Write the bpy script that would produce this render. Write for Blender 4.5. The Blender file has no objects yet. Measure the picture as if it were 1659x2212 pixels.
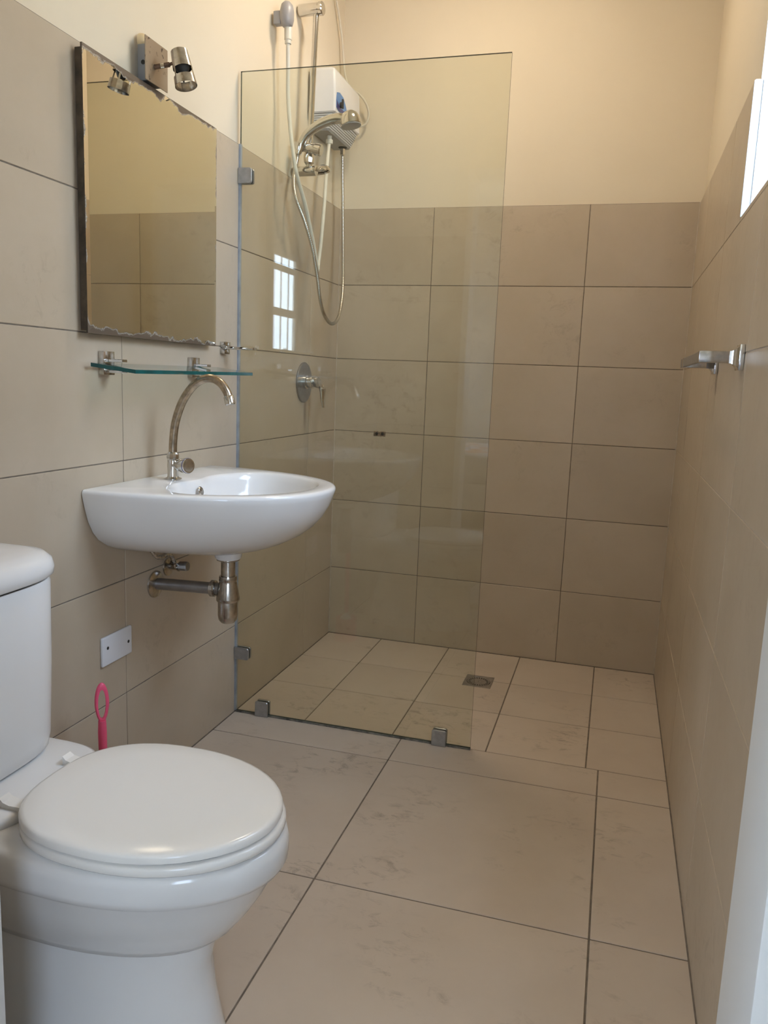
import bpy, bmesh, math, random
from mathutils import Vector, Matrix
random.seed(7)
PI = math.pi
scene = bpy.context.scene
COL = scene.collection
# ------------------------------------------------------------------ camera
RW, RH, FPX = 1659.0, 2212.0, 1724.245
yaw, pitch, roll = 0.27619, 0.16502, 0.03945
F = Vector((-math.sin(yaw)*math.cos(pitch), math.cos(yaw)*math.cos(pitch), -math.sin(pitch)))
Rv = F.cross(Vector((0, 0, 1))).normalized(); Uv = Rv.cross(F)
R2 = Rv*math.cos(roll)+Uv*math.sin(roll); U2 = -Rv*math.sin(roll)+Uv*math.cos(roll)
cd = bpy.data.cameras.new('camera'); cam = bpy.data.objects.new('camera', cd); COL.objects.link(cam)
cd.sensor_fit = 'HORIZONTAL'; cd.sensor_width = 36.0; cd.lens = FPX/RW*36.0; cd.clip_start = 0.02
m = Matrix((R2, U2, -F)).transposed().to_4x4(); m.translation = Vector((1.1515, 0.0, 1.12276))
cam.matrix_world = m
scene.camera = cam
# ------------------------------------------------------------------ room sizes
W, D, Y0 = 1.382, 3.2335, 0.77          # bathroom: x 0..W, y Y0..D
CEIL, TILE_H, GY = 2.75, 1.8, 2.3155    # ceiling, tiled height, shower glass plane
DX0, DX1, DZ = 0.435, 1.297, 2.07       # doorway
WY0, WY1, WZ0, WZ1 = 1.30, 2.02, 1.512, 2.45   # bathroom window
BX0, BX1, BY = -1.6, 2.05, -3.4          # bedroom beyond the doorway
VY0, VY1, VZ0, VZ1 = -3.02, -1.40, 1.00, 2.28    # window in the bedroom's side wall
SY0, SY1, SZ0, SZ1 = -3.1, -1.9, .85, 2.35      # unseen window added in the bedroom's left wall for more daylight
# ------------------------------------------------------------------ world, lights, exposure
world = bpy.data.worlds.new('world'); scene.world = world; world.use_nodes = True
bg = world.node_tree.nodes['Background']
bg.inputs['Color'].default_value = (0.60, 0.76, 1.0, 1); bg.inputs['Strength'].default_value = 13.0

def portal(name, loc, rot, sx, sy):
    l = bpy.data.lights.new(name, 'AREA'); l.shape = 'RECTANGLE'; l.size = sx; l.size_y = sy
    l.cycles.is_portal = True
    o = bpy.data.objects.new(name, l); COL.objects.link(o); o.location = loc; o.rotation_euler = rot
    return o
portal('daylight_portal_bathroom', (W+0.16, (WY0+WY1)/2, (WZ0+WZ1)/2), (0, PI/2, 0), WZ1-WZ0, WY1-WY0)
portal('daylight_portal_bedroom', (BX1+0.055, (VY0+VY1)/2, (VZ0+VZ1)/2), (0, PI/2, 0), VZ1-VZ0, VY1-VY0)
portal('daylight_portal_bedroom_left', (BX0-.08, (SY0+SY1)/2, (SZ0+SZ1)/2), (0, -PI/2, 0), SZ1-SZ0, SY1-SY0)
vs = scene.view_settings
vs.view_transform = 'Standard'; vs.look = 'None'; vs.gamma = 1.0; vs.use_curve_mapping = False
vs.exposure = 0.77
LAMP_W = 54.0

# ------------------------------------------------------------------ materials
MATS = {}
def nodes_of(name):
    mt = bpy.data.materials.new(name); mt.use_nodes = True
    nt = mt.node_tree; b = nt.nodes['Principled BSDF']
    MATS[name] = mt
    return mt, nt, b
def simple(name, col, rough=0.5, metal=0.0, spec=0.5, noise=None, bump=0.0, coat=0.0):
    mt, nt, b = nodes_of(name)
    b.inputs['Roughness'].default_value = rough; b.inputs['Metallic'].default_value = metal
    b.inputs['Specular IOR Level'].default_value = spec; b.inputs['Coat Weight'].default_value = coat
    if 'Coat Roughness' in b.inputs: b.inputs['Coat Roughness'].default_value = 0.05
    geo = nt.nodes.new('ShaderNodeNewGeometry')
    n = nt.nodes.new('ShaderNodeTexNoise'); n.inputs['Scale'].default_value = (noise or (6, .04))[0]
    n.inputs['Detail'].default_value = 5
    nt.links.new(geo.outputs['Position'], n.inputs['Vector'])
    k = (noise or (6, .04))[1]
    r = nt.nodes.new('ShaderNodeValToRGB')
    r.color_ramp.elements[0].position = .3; r.color_ramp.elements[1].position = .7
    r.color_ramp.elements[0].color = (*[c*(1-k) for c in col], 1)
    r.color_ramp.elements[1].color = (*[min(1, c*(1+k)) for c in col], 1)
    nt.links.new(n.outputs['Fac'], r.inputs['Fac']); nt.links.new(r.outputs['Color'], b.inputs['Base Color'])
    if bump:
        bp = nt.nodes.new('ShaderNodeBump'); bp.inputs['Strength'].default_value = bump; bp.inputs['Distance'].default_value = .002
        nt.links.new(n.outputs['Fac'], bp.inputs['Height']); nt.links.new(bp.outputs['Normal'], b.inputs['Normal'])
    return mt
def tile_mat(name, c_lo, c_hi, smudge, rough, amount, streak=False):
    """porcelain tile: cloudy tone, darker smudges with shapes of their own, slight tone change per tile"""
    mt, nt, b = nodes_of(name); N, L = nt.nodes, nt.links
    geo = N.new('ShaderNodeNewGeometry'); oi = N.new('ShaderNodeObjectInfo')
    off = N.new('ShaderNodeVectorMath'); off.operation = 'ADD'
    sc = N.new('ShaderNodeVectorMath'); sc.operation = 'SCALE'; sc.inputs['Scale'].default_value = 23.0
    cmb = N.new('ShaderNodeCombineXYZ')
    for i in range(3): L.new(oi.outputs['Random'], cmb.inputs[i])
    L.new(cmb.outputs[0], sc.inputs[0]); L.new(geo.outputs['Position'], off.inputs[0]); L.new(sc.outputs[0], off.inputs[1])
    n1 = N.new('ShaderNodeTexNoise'); n1.inputs['Scale'].default_value = 3.2; n1.inputs['Detail'].default_value = 7; n1.inputs['Roughness'].default_value = .62
    L.new(off.outputs[0], n1.inputs['Vector'])
    r1 = N.new('ShaderNodeValToRGB'); r1.color_ramp.elements[0].position = .28; r1.color_ramp.elements[1].position = .72
    r1.color_ramp.elements[0].color = (*c_lo, 1); r1.color_ramp.elements[1].color = (*c_hi, 1)
    L.new(n1.outputs['Fac'], r1.inputs['Fac'])
    # smudges: large blotch mask x fine ragged noise
    mp = N.new('ShaderNodeMapping'); mp.inputs['Scale'].default_value = (1, 1.7, 1.3); mp.inputs['Rotation'].default_value = (.3, .2, .7)
    L.new(off.outputs[0], mp.inputs['Vector'])
    n2 = N.new('ShaderNodeTexNoise'); n2.inputs['Scale'].default_value = 4.0; n2.inputs['Detail'].default_value = 3
    n3 = N.new('ShaderNodeTexNoise'); n3.inputs['Scale'].default_value = 19; n3.inputs['Detail'].default_value = 9; n3.inputs['Roughness'].default_value = .72; n3.inputs['Distortion'].default_value = .6
    L.new(off.outputs[0], n2.inputs['Vector']); L.new(mp.outputs[0], n3.inputs['Vector'])
    m2 = N.new('ShaderNodeMapRange'); m2.inputs['From Min'].default_value = .50; m2.inputs['From Max'].default_value = .68
    m3 = N.new('ShaderNodeMapRange'); m3.inputs['From Min'].default_value = .52; m3.inputs['From Max'].default_value = .70
    L.new(n2.outputs['Fac'], m2.inputs['Value']); L.new(n3.outputs['Fac'], m3.inputs['Value'])
    mu = N.new('ShaderNodeMath'); mu.operation = 'MULTIPLY'; L.new(m2.outputs[0], mu.inputs[0]); L.new(m3.outputs[0], mu.inputs[1])
    mu2 = N.new('ShaderNodeMath'); mu2.operation = 'MULTIPLY'; mu2.inputs[1].default_value = amount; L.new(mu.outputs[0], mu2.inputs[0])
    mix = N.new('ShaderNodeMixRGB'); mix.inputs['Color2'].default_value = (*smudge, 1)
    L.new(mu2.outputs[0], mix.inputs['Fac']); L.new(r1.outputs['Color'], mix.inputs['Color1'])
    hsv = N.new('ShaderNodeHueSaturation')
    mr = N.new('ShaderNodeMapRange'); mr.inputs['To Min'].default_value = .965; mr.inputs['To Max'].default_value = 1.035
    L.new(oi.outputs['Random'], mr.inputs['Value']); L.new(mr.outputs[0], hsv.inputs['Value']); L.new(mix.outputs[0], hsv.inputs['Color'])
    out = hsv.outputs[0]
    if streak:   # rust run below the shower valve
        sep = N.new('ShaderNodeSeparateXYZ'); L.new(geo.outputs['Position'], sep.inputs[0])
        def rng(sock, a, b_, c, d):
            u = N.new('ShaderNodeMapRange'); u.inputs['From Min'].default_value = a; u.inputs['From Max'].default_value = b_
            v = N.new('ShaderNodeMapRange'); v.inputs['From Min'].default_value = d; v.inputs['From Max'].default_value = c
            L.new(sock, u.inputs['Value']); L.new(sock, v.inputs['Value'])
            p = N.new('ShaderNodeMath'); p.operation = 'MULTIPLY'; L.new(u.outputs[0], p.inputs[0]); L.new(v.outputs[0], p.inputs[1]); return p.outputs[0]
        a = rng(sep.outputs['Y'], 2.872, 2.886, 2.894, 2.908); z = rng(sep.outputs['Z'], .90, .97, 1.03, 1.06)
        p = N.new('ShaderNodeMath'); p.operation = 'MULTIPLY'; L.new(a, p.inputs[0]); L.new(z, p.inputs[1])
        p2 = N.new('ShaderNodeMath'); p2.operation = 'MULTIPLY'; p2.inputs[1].default_value = .55; L.new(p.outputs[0], p2.inputs[0])
        mx = N.new('ShaderNodeMixRGB'); mx.inputs['Color2'].default_value = (.16, .085, .035, 1)
        L.new(p2.outputs[0], mx.inputs['Fac']); L.new(out, mx.inputs['Color1']); out = mx.outputs[0]
    L.new(out, b.inputs['Base Color'])
    b.inputs['Roughness'].default_value = rough; b.inputs['Specular IOR Level'].default_value = .5
    rr = N.new('ShaderNodeMapRange'); rr.inputs['To Min'].default_value = rough*.85; rr.inputs['To Max'].default_value = rough*1.2
    L.new(n3.outputs['Fac'], rr.inputs['Value']); L.new(rr.outputs[0], b.inputs['Roughness'])
    return mt
def glass_mat(name, tint, r0=.04):
    """clear sheet glass: tinted transparency with Schlick reflection, the same for every ray"""
    mt = bpy.data.materials.new(name); mt.use_nodes = True; nt = mt.node_tree; N, L = nt.nodes, nt.links
    N.remove(N['Principled BSDF']); out = N['Material Output']
    geo = N.new('ShaderNodeNewGeometry')
    dot = N.new('ShaderNodeVectorMath'); dot.operation = 'DOT_PRODUCT'
    L.new(geo.outputs['Incoming'], dot.inputs[0]); L.new(geo.outputs['Normal'], dot.inputs[1])
    ab = N.new('ShaderNodeMath'); ab.operation = 'ABSOLUTE'; L.new(dot.outputs['Value'], ab.inputs[0])
    om = N.new('ShaderNodeMath'); om.operation = 'SUBTRACT'; om.inputs[0].default_value = 1; L.new(ab.outputs[0], om.inputs[1])
    pw = N.new('ShaderNodeMath'); pw.operation = 'POWER'; pw.inputs[1].default_value = 5; L.new(om.outputs[0], pw.inputs[0])
    ma = N.new('ShaderNodeMath'); ma.operation = 'MULTIPLY_ADD'; ma.inputs[1].default_value = 1-r0; ma.inputs[2].default_value = r0
    L.new(pw.outputs[0], ma.inputs[0])
    tr = N.new('ShaderNodeBsdfTransparent'); tr.inputs['Color'].default_value = (*tint, 1)
    gl = N.new('ShaderNodeBsdfGlossy'); gl.inputs['Roughness'].default_value = 0.0; gl.inputs['Color'].default_value = (1, 1, 1, 1)
    mx = N.new('ShaderNodeMixShader'); L.new(ma.outputs[0], mx.inputs[0]); L.new(tr.outputs[0], mx.inputs[1]); L.new(gl.outputs[0], mx.inputs[2])
    L.new(mx.outputs[0], out.inputs['Surface']); MATS[name] = mt
    return mt
tile_mat('wall_tile', (.472, .384, .278), (.545, .450, .337), (.30, .237, .168), .33, .52, True)
tile_mat('floor_tile', (.55, .455, .365), (.62, .525, .43), (.24, .19, .145), .42, .95)
simple('grout_dark', (.19, .155, .12), .9, noise=(40, .25))
simple('chip_rust', (.24, .17, .11), .9, noise=(120, .7))
simple('grout_pale', (.56, .48, .39), .9, noise=(40, .15))
simple('plaster', (.74, .65, .50), .75, noise=(2.2, .025), bump=.05)
simple('ceiling_paint', (.80, .74, .62), .8)
simple('white_paint', (.80, .79, .76), .45, noise=(3, .02))
simple('bedroom_paint', (.62, .58, .52), .8)
simple('bedroom_floor', (.42, .39, .35), .5, noise=(5, .08))
simple('reveal_paint', (.55, .60, .66), .5)
simple('ceramic', (.80, .785, .765), .12, spec=.45, coat=.1, noise=(2, .008))
simple('seat_plastic', (.87, .84, .79), .16, spec=.5, noise=(2, .01))
simple('white_plastic', (.76, .76, .78), .32, noise=(4, .02))
simple('heater_plastic', (.80, .78, .80), .22)
simple('grille_plastic', (.33, .32, .31), .5)
simple('chrome', (.66, .65, .63), .09, 1.0, noise=(30, .05))
simple('chrome_worn', (.50, .47, .43), .2, 1.0, noise=(60, .25), bump=.05)
simple('brass_worn', (.40, .33, .25), .27, 1.0, noise=(70, .35), bump=.05)
simple('steel_satin', (.36, .36, .37), .36, 1.0, noise=(50, .1))
simple('clamp_metal', (.42, .43, .44), .36, .9, noise=(60, .12))
simple('rusty_metal', (.16, .10, .065), .6, .6, noise=(90, .5), bump=.2)
simple('dark', (.012, .011, .010), .7)
simple('rubber_seal', (.15, .135, .11), .8, noise=(60, .7))
simple('silicone', (.30, .325, .35), .4, noise=(30, .2))
simple('pink_plastic', (.84, .10, .20), .38, noise=(5, .03))
simple('gray_plastic', (.34, .33, .33), .35)
simple('hose_white', (.70, .67, .58), .4)
simple('cord_white', (.68, .62, .50), .5)
simple('blue_print', (.10, .26, .60), .35)
simple('navy_print', (.03, .03, .17), .35)
simple('box_gray', (.25, .26, .28), .5, .3)
simple('plug_cream', (.72, .56, .32), .6)
simple('glass_edge', (.02, .045, .038), .25)
simple('teal_edge', (.004, .085, .082), .12, noise=(25, .3))
simple('mirror_back', (.075, .055, .035), .6, noise=(40, .5))
simple('steel_drain', (.46, .43, .40), .38, .9, noise=(60, .15))
simple('duvet', (.62, .62, .66), .9)
simple('wood', (.22, .12, .06), .5, noise=(12, .25))
simple('steel_white', (.75, .75, .75), .4)
glass_mat('shower_glass', (.925, .935, .895), .032); glass_mat('shelf_glass', (.93, .975, .955)); glass_mat('pane_glass', (.985, .99, .99))

def plate_mat():   # beige lamp plate, flaked and rust-flecked
    mt, nt, b = nodes_of('lamp_plate'); N, L = nt.nodes, nt.links
    geo = N.new('ShaderNodeNewGeometry')
    n = N.new('ShaderNodeTexNoise'); n.inputs['Scale'].default_value = 55; n.inputs['Detail'].default_value = 6
    L.new(geo.outputs['Position'], n.inputs['Vector'])
    r = N.new('ShaderNodeValToRGB'); e = r.color_ramp.elements
    e[0].position = .33; e[0].color = (.06, .035, .02, 1); e[1].position = .40; e[1].color = (.33, .25, .17, 1)
    L.new(n.outputs['Fac'], r.inputs['Fac']); L.new(r.outputs[0], b.inputs['Base Color'])
    b.inputs['Roughness'].default_value = .5; b.inputs['Metallic'].default_value = .35
plate_mat()
MY0, MY1, MZ0, MZ1 = 1.537, 2.122, 1.197, 1.787
def mirror_mat():
    mt, nt, b = nodes_of('mirror_silver'); N, L = nt.nodes, nt.links
    geo = N.new('ShaderNodeNewGeometry'); sep = N.new('ShaderNodeSeparateXYZ'); L.new(geo.outputs['Position'], sep.inputs[0])
    def sub(sock, v, flip):
        q = N.new('ShaderNodeMath'); q.operation = 'SUBTRACT'
        if flip: q.inputs[0].default_value = v; L.new(sock, q.inputs[1])
        else: L.new(sock, q.inputs[0]); q.inputs[1].default_value = v
        return q.outputs[0]
    def mn(a, b_):
        q = N.new('ShaderNodeMath'); q.operation = 'MINIMUM'; L.new(a, q.inputs[0]); L.new(b_, q.inputs[1]); return q.outputs[0]
    yr = sub(sep.outputs['Y'], MY1+.014, True); yl = sub(sep.outputs['Y'], MY0-.012, False)
    d = mn(mn(yl, yr), mn(sub(sep.outputs['Z'], MZ0, False), sub(sep.outputs['Z'], MZ1, True)))
    n = N.new('ShaderNodeTexNoise'); n.inputs['Scale'].default_value = 16; n.inputs['Detail'].default_value = 8; n.inputs['Roughness'].default_value = .6
    L.new(geo.outputs['Position'], n.inputs['Vector'])
    w = N.new('ShaderNodeMath'); w.operation = 'MULTIPLY_ADD'; w.inputs[1].default_value = .062; w.inputs[2].default_value = -.0345
    L.new(n.outputs['Fac'], w.inputs[0])
    s = N.new('ShaderNodeMath'); s.operation = 'ADD'; L.new(d, s.inputs[0]); L.new(w.outputs[0], s.inputs[1])
    k = N.new('ShaderNodeMapRange'); k.inputs['From Min'].default_value = .004; k.inputs['From Max'].default_value = .009
    k.inputs['To Min'].default_value = 1; k.inputs['To Max'].default_value = 0
    L.new(s.outputs[0], k.inputs['Value'])
    mix = N.new('ShaderNodeMixRGB'); mix.inputs['Color1'].default_value = (.80, .79, .72, 1); mix.inputs['Color2'].default_value = (.13, .095, .065, 1)
    L.new(k.outputs[0], mix.inputs['Fac']); L.new(mix.outputs[0], b.inputs['Base Color'])
    mm = N.new('ShaderNodeMapRange'); mm.inputs['To Min'].default_value = 1.0; mm.inputs['To Max'].default_value = .05; L.new(k.outputs[0], mm.inputs['Value'])
    L.new(mm.outputs[0], b.inputs['Metallic'])
    rr = N.new('ShaderNodeMapRange'); rr.inputs['To Min'].default_value = .015; rr.inputs['To Max'].default_value = .5; L.new(k.outputs[0], rr.inputs['Value'])
    L.new(rr.outputs[0], b.inputs['Roughness'])
mirror_mat()
def floral_mat():
    mt, nt, b = nodes_of('floral_cloth'); N, L = nt.nodes, nt.links
    geo = N.new('ShaderNodeNewGeometry'); n = N.new('ShaderNodeTexNoise'); n.inputs['Scale'].default_value = 5.5; n.inputs['Detail'].default_value = 3
    L.new(geo.outputs['Position'], n.inputs['Vector'])
    r = N.new('ShaderNodeValToRGB'); e = r.color_ramp.elements
    e[0].position = .54; e[0].color = (.66, .67, .72, 1); e[1].position = .58; e[1].color = (.72, .30, .18, 1)
    L.new(n.outputs['Fac'], r.inputs['Fac']); L.new(r.outputs[0], b.inputs['Base Color']); b.inputs['Roughness'].default_value = .9
floral_mat()
def hose_mat():   # ribbed chrome hose: relief bands along the tube (UV v runs along it)
    mt, nt, b = nodes_of('hose_metal'); N, L = nt.nodes, nt.links
    b.inputs['Base Color'].default_value = (.58, .56, .53, 1); b.inputs['Metallic'].default_value = 1; b.inputs['Roughness'].default_value = .24
hose_mat()

# ------------------------------------------------------------------ mesh helpers
ORG = {}
def origin(o): return ORG.get(o.name, Vector((0, 0, 0))) if o else Vector((0, 0, 0))
class MB:
    def __init__(s): s.v = []; s.f = []; s.mi = []
    def add(s, vs, fs, mi=0):
        o = len(s.v); s.v += [Vector(p) for p in vs]
        for f in fs: s.f.append([i+o for i in f]); s.mi.append(mi)
        return s
    def box(s, a, b, mi=0):
        (x0, y0, z0), (x1, y1, z1) = a, b
        vs = [(x0, y0, z0), (x1, y0, z0), (x1, y1, z0), (x0, y1, z0), (x0, y0, z1), (x1, y0, z1), (x1, y1, z1), (x0, y1, z1)]
        return s.add(vs, [(0, 3, 2, 1), (4, 5, 6, 7), (0, 1, 5, 4), (1, 2, 6, 5), (2, 3, 7, 6), (3, 0, 4, 7)], mi)
    def rbox(s, a, b, bev=.003, seg=2, mat=None):
        bm = bmesh.new(); bmesh.ops.create_cube(bm, size=1)
        a, b = Vector(a), Vector(b); c = (a+b)/2; d = b-a
        for v in bm.verts: v.co = Vector((v.co.x*d.x, v.co.y*d.y, v.co.z*d.z))+c
        bmesh.ops.bevel(bm, geom=bm.edges[:], offset=bev, segments=seg, profile=.5, affect='EDGES')
        if mat: bmesh.ops.transform(bm, matrix=mat, verts=bm.verts[:])
        bm.verts.index_update()
        s.add([v.co.copy() for v in bm.verts], [[v.index for v in f.verts] for f in bm.faces]); bm.free()
        return s
    def loft(s, rings, closed=True, caps=(True, True), mi=0):
        n = len(rings[0]); vs = [p for r in rings for p in r]; fs = []
        for k in range(len(rings)-1):
            for i in range(n if closed else n-1):
                j = (i+1) % n
                fs.append((k*n+i, k*n+j, (k+1)*n+j, (k+1)*n+i))
        if caps[0]: fs.append(tuple(reversed(range(n))))
        if caps[1]: fs.append(tuple((len(rings)-1)*n+i for i in range(n)))
        return s.add(vs, fs, mi)
    def lathe(s, prof, base=(0, 0, 0), axis=(0, 0, 1), n=24, caps=(True, True)):
        ax = Vector(axis).normalized(); q = Vector((0, 0, 1)).rotation_difference(ax); b = Vector(base)
        rings = [[b+q @ Vector((r*math.cos(2*PI*i/n), r*math.sin(2*PI*i/n), z)) for i in range(n)] for r, z in prof]
        return s.loft(rings, True, caps)
    def tube(s, pts, r, n=12, caps=(True, True), smooth=0):
        P = catmull(pts, smooth) if smooth else [Vector(p) for p in pts]
        rad = r if callable(r) else (lambda t: r)
        T = []
        for i in range(len(P)):
            a = P[max(i-1, 0)]; c = P[min(i+1, len(P)-1)]; T.append((c-a).normalized())
        u = T[0].orthogonal().normalized(); rings = []
        for i, p in enumerate(P):
            u = (u-T[i]*u.dot(T[i])).normalized(); w = T[i].cross(u)
            rr = rad(i/(len(P)-1))
            rings.append([p+(u*math.cos(2*PI*k/n)+w*math.sin(2*PI*k/n))*rr for k in range(n)])
        return s.loft(rings, True, caps)
    def build(s, name, mat, parent=None, ang=35, smooth=True):
        me = bpy.data.meshes.new(name); o0 = origin(parent)
        me.from_pydata([tuple(p-o0) for p in s.v], [], s.f)
        mats = mat if isinstance(mat, (list, tuple)) else [mat]
        for mm in mats: me.materials.append(MATS[mm])
        for p, i in zip(me.polygons, s.mi): p.material_index = i
        me.validate(); me.update()
        bm = bmesh.new(); bm.from_mesh(me); bmesh.ops.recalc_face_normals(bm, faces=bm.faces[:]); bm.to_mesh(me); bm.free()
        if smooth:
            me.shade_smooth(); me.set_sharp_from_angle(angle=math.radians(ang))
        o = bpy.data.objects.new(name, me); COL.objects.link(o)
        if parent: o.parent = parent; ORG[o.name] = o0
        return o
def catmull(pts, sub):
    P = [Vector(p) for p in pts]; out = []
    for i in range(len(P)-1):
        p0 = P[max(i-1, 0)]; p1 = P[i]; p2 = P[i+1]; p3 = P[min(i+2, len(P)-1)]
        for k in range(sub):
            t = k/sub
            out.append(.5*((2*p1)+(p2-p0)*t+(2*p0-5*p1+4*p2-p3)*t*t+(3*p1-p0-3*p2+p3)*t**3))
    out.append(P[-1]); return out
def thing(name, label, cat, loc, group=None):
    o = bpy.data.objects.new(name, None); COL.objects.link(o); o.location = loc; o.empty_display_size = .05
    o['label'] = label; o['category'] = cat
    if group: o['group'] = group
    ORG[o.name] = Vector(loc)
    return o
def tag(o, label, cat, group=None):
    o['label'] = label; o['category'] = cat
    if group: o['group'] = group
    return o
def struct(o, label, cat):
    o['kind'] = 'structure'; o['label'] = label; o['category'] = cat
    return o
def part_label(o, label): o['label'] = label; return o

# ------------------------------------------------------------------ tiles
TCACHE = {}
def tile_mesh(sx, sy, sz, mat, flip):
    key = (round(sx, 4), round(sy, 4), round(sz, 4), mat)
    if key in TCACHE: return TCACHE[key]
    mb = MB().rbox((-sx/2, -sy/2, -sz/2), (sx/2, sy/2, sz/2), .0009, 1)
    me = bpy.data.meshes.new('tile'); me.from_pydata([tuple(p) for p in mb.v], [], mb.f); me.materials.append(MATS[mat]); me.update()
    TCACHE[key] = me
    return me
def tile(c, s, mat, parent):
    o = bpy.data.objects.new('tile', tile_mesh(*s, mat, 0)); o.location = c; o.parent = parent; COL.objects.link(o)
    return o
G = .0026      # joint width
TT = .009      # tile thickness
ROWS = [.3*k for k in range(7)]
def spans(js): return [(js[i]+G/2, js[i+1]-G/2) for i in range(len(js)-1)]

# ------------------------------------------------------------------ the setting
PL = .008      # tile face stands proud of the plaster
T_ = .15
# left wall
wl = struct(MB().box((-T_, Y0-.12, -.1), (-PL, D+T_, CEIL)).build('wall_left', 'plaster'), 'cream plaster left wall above large grey beige tiles', 'wall')
MB().box((-PL, Y0, 0), (-.0016, D, TILE_H)).build('grout', 'grout_dark', wl)
for y0, y1 in spans([Y0, 1.085, 1.7006, 2.316, 2.931, D]):
    for z0, z1 in spans(ROWS):
        tile((-TT/2+.0, (y0+y1)/2, (z0+z1)/2), (TT, y1-y0, z1-z0), 'wall_tile', wl)
# back wall
wb = struct(MB().box((-T_, D+PL, -.1), (W+.3, D+T_, CEIL)).build('wall_back', 'plaster'), 'cream plaster back wall of the shower above stacked tiles', 'wall')
MB().box((0, D+.0016, 0), (W, D+PL, TILE_H)).build('grout', 'grout_dark', wb)
for x0, x1 in spans([0, .3932, .9945, W]):
    for z0, z1 in spans(ROWS):
        tile(((x0+x1)/2, D+TT/2, (z0+z1)/2), (x1-x0, TT, z1-z0), 'wall_tile', wb)
# chipped plug hole in the tile joint
ph = MB()
ph.rbox((.176, D-.0012, .884), (.228, D+.003, .905), .001, 1)
o = ph.build('chipped_patch', 'chip_rust', wb); part_label(o, 'chipped rusty patch with two screw holes')
for px in (.190, .215):
    MB().lathe([(.0062, 0), (.0066, .002), (.004, .0026)], (px, D-.001, .8945), (0, -1, 0), 10).build('screw_hole', 'dark', o)
for x0, x1 in ((.0002, .0032), (W-.0032, W-.0002)):
    MB().box((x0, D-.0022, .003), (x1, D-.0001, TILE_H)).build('corner_seam', 'grout_pale', wb)
# right wall with the window opening
PR = .013
mb = MB()
XO = W+.22
mb.box((W+PR, Y0-.12, -.1), (XO, D+T_, WZ0-.012)); mb.box((W+PR, Y0-.12, WZ1), (XO, D+T_, CEIL))
mb.box((W+PR, Y0-.12, WZ0-.012), (XO, WY0, WZ1)); mb.box((W+PR, WY1, WZ0-.012), (XO, D+T_, WZ1))
wr = struct(mb.build('wall_right', 'plaster', smooth=False), 'cream plaster right wall with a window above tiles', 'wall')
mb = MB(); mb.box((W+.0016, Y0, 0), (W+PR, D, 1.5)); mb.box((W+.0016, Y0, 1.5), (W+PR, WY0, 1.8)); mb.box((W+.0016, WY1, 1.5), (W+PR, D, 1.8))
mb.build('grout', 'grout_pale', wr, smooth=False)
for z0, z1 in spans(ROWS):
    js = [Y0, 1.075, 1.685, 2.30, 2.905, D]
    if z1 > 1.55: groups = [[Y0, 1.075, WY0+G/2], [WY1-G/2, 2.30, 2.905, D]]
    else: groups = [js]
    for g in groups:
        for y0, y1 in spans(g):
            tile((W+TT/2, (y0+y1)/2, (z0+z1)/2), (TT, y1-y0, z1-z0), 'wall_tile', wr)
# front wall with the doorway
mb = MB()
FY = Y0+PL-.001
mb.box((-T_, .65, -.1), (DX0-.03, Y0-PL, CEIL)); mb.box((DX1+.03, .65, -.1), (XO, Y0-PL, CEIL)); mb.box((DX0-.03, .65, DZ+.03), (DX1+.03, Y0-PL, CEIL))
wf = struct(mb.build('wall_front', 'plaster', smooth=False), 'cream front wall around the bathroom doorway', 'wall')
mb = MB(); mb.box((0, Y0-PL, 0), (DX0-.03, Y0-.0016, 1.8)); mb.box((DX1+.03, Y0-PL, 0), (W, Y0-.0016, 1.8)); mb.build('grout', 'grout_dark', wf, smooth=False)
for z0, z1 in spans(ROWS):
    for x0, x1 in [(G/2, DX0-.031), (DX1+.031, W-G/2)]:
        tile(((x0+x1)/2, Y0-TT/2, (z0+z1)/2), (x1-x0, TT, z1-z0), 'wall_tile', wf)
# floor
fl = struct(MB().box((-T_, .65, -.15), (W+.2, D+T_, -.010)).build('floor', 'grout_dark'), 'beige grey tiled bathroom floor with shower tiles', 'floor')
mb = MB().box((0, Y0, -.010), (W, D, -.0016)); mb.build('grout', 'grout_dark', fl)
SX = [0, .2458, .5474, .85, 1.1511, W]; SY = [2.3201, 2.6204, 2.9156, D]
MX = [0, .5815, 1.1873, W]; MYs = [Y0, .9423, 1.5519, 2.1616, 2.3201]
def floor_tiles(xs, ys, g):
    for x0, x1 in [(xs[i]+g/2, xs[i+1]-g/2) for i in range(len(xs)-1)]:
        for y0, y1 in [(ys[i]+g/2, ys[i+1]-g/2) for i in range(len(ys)-1)]:
            tile(((x0+x1)/2, (y0+y1)/2, -TT/2), (x1-x0, y1-y0, TT), 'floor_tile', fl)
floor_tiles(SX, SY, .0042); floor_tiles(MX, MYs, .0040)
# dark seam where the tiles meet the walls
for a, b in [((.0, D-.006, -.001), (W, D+.001, .0022)), ((0, Y0, -.001), (.0022, D, .0022)), ((W-.003, Y0, -.001), (W, D, .0022))]:
    MB().box(a, b).build('seam', 'grout_dark', fl)
# ceiling
struct(MB().box((-T_, .65, CEIL), (W+.25, D+T_, CEIL+.12)).build('ceiling', 'ceiling_paint'), 'plain cream bathroom ceiling', 'ceiling')
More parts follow.
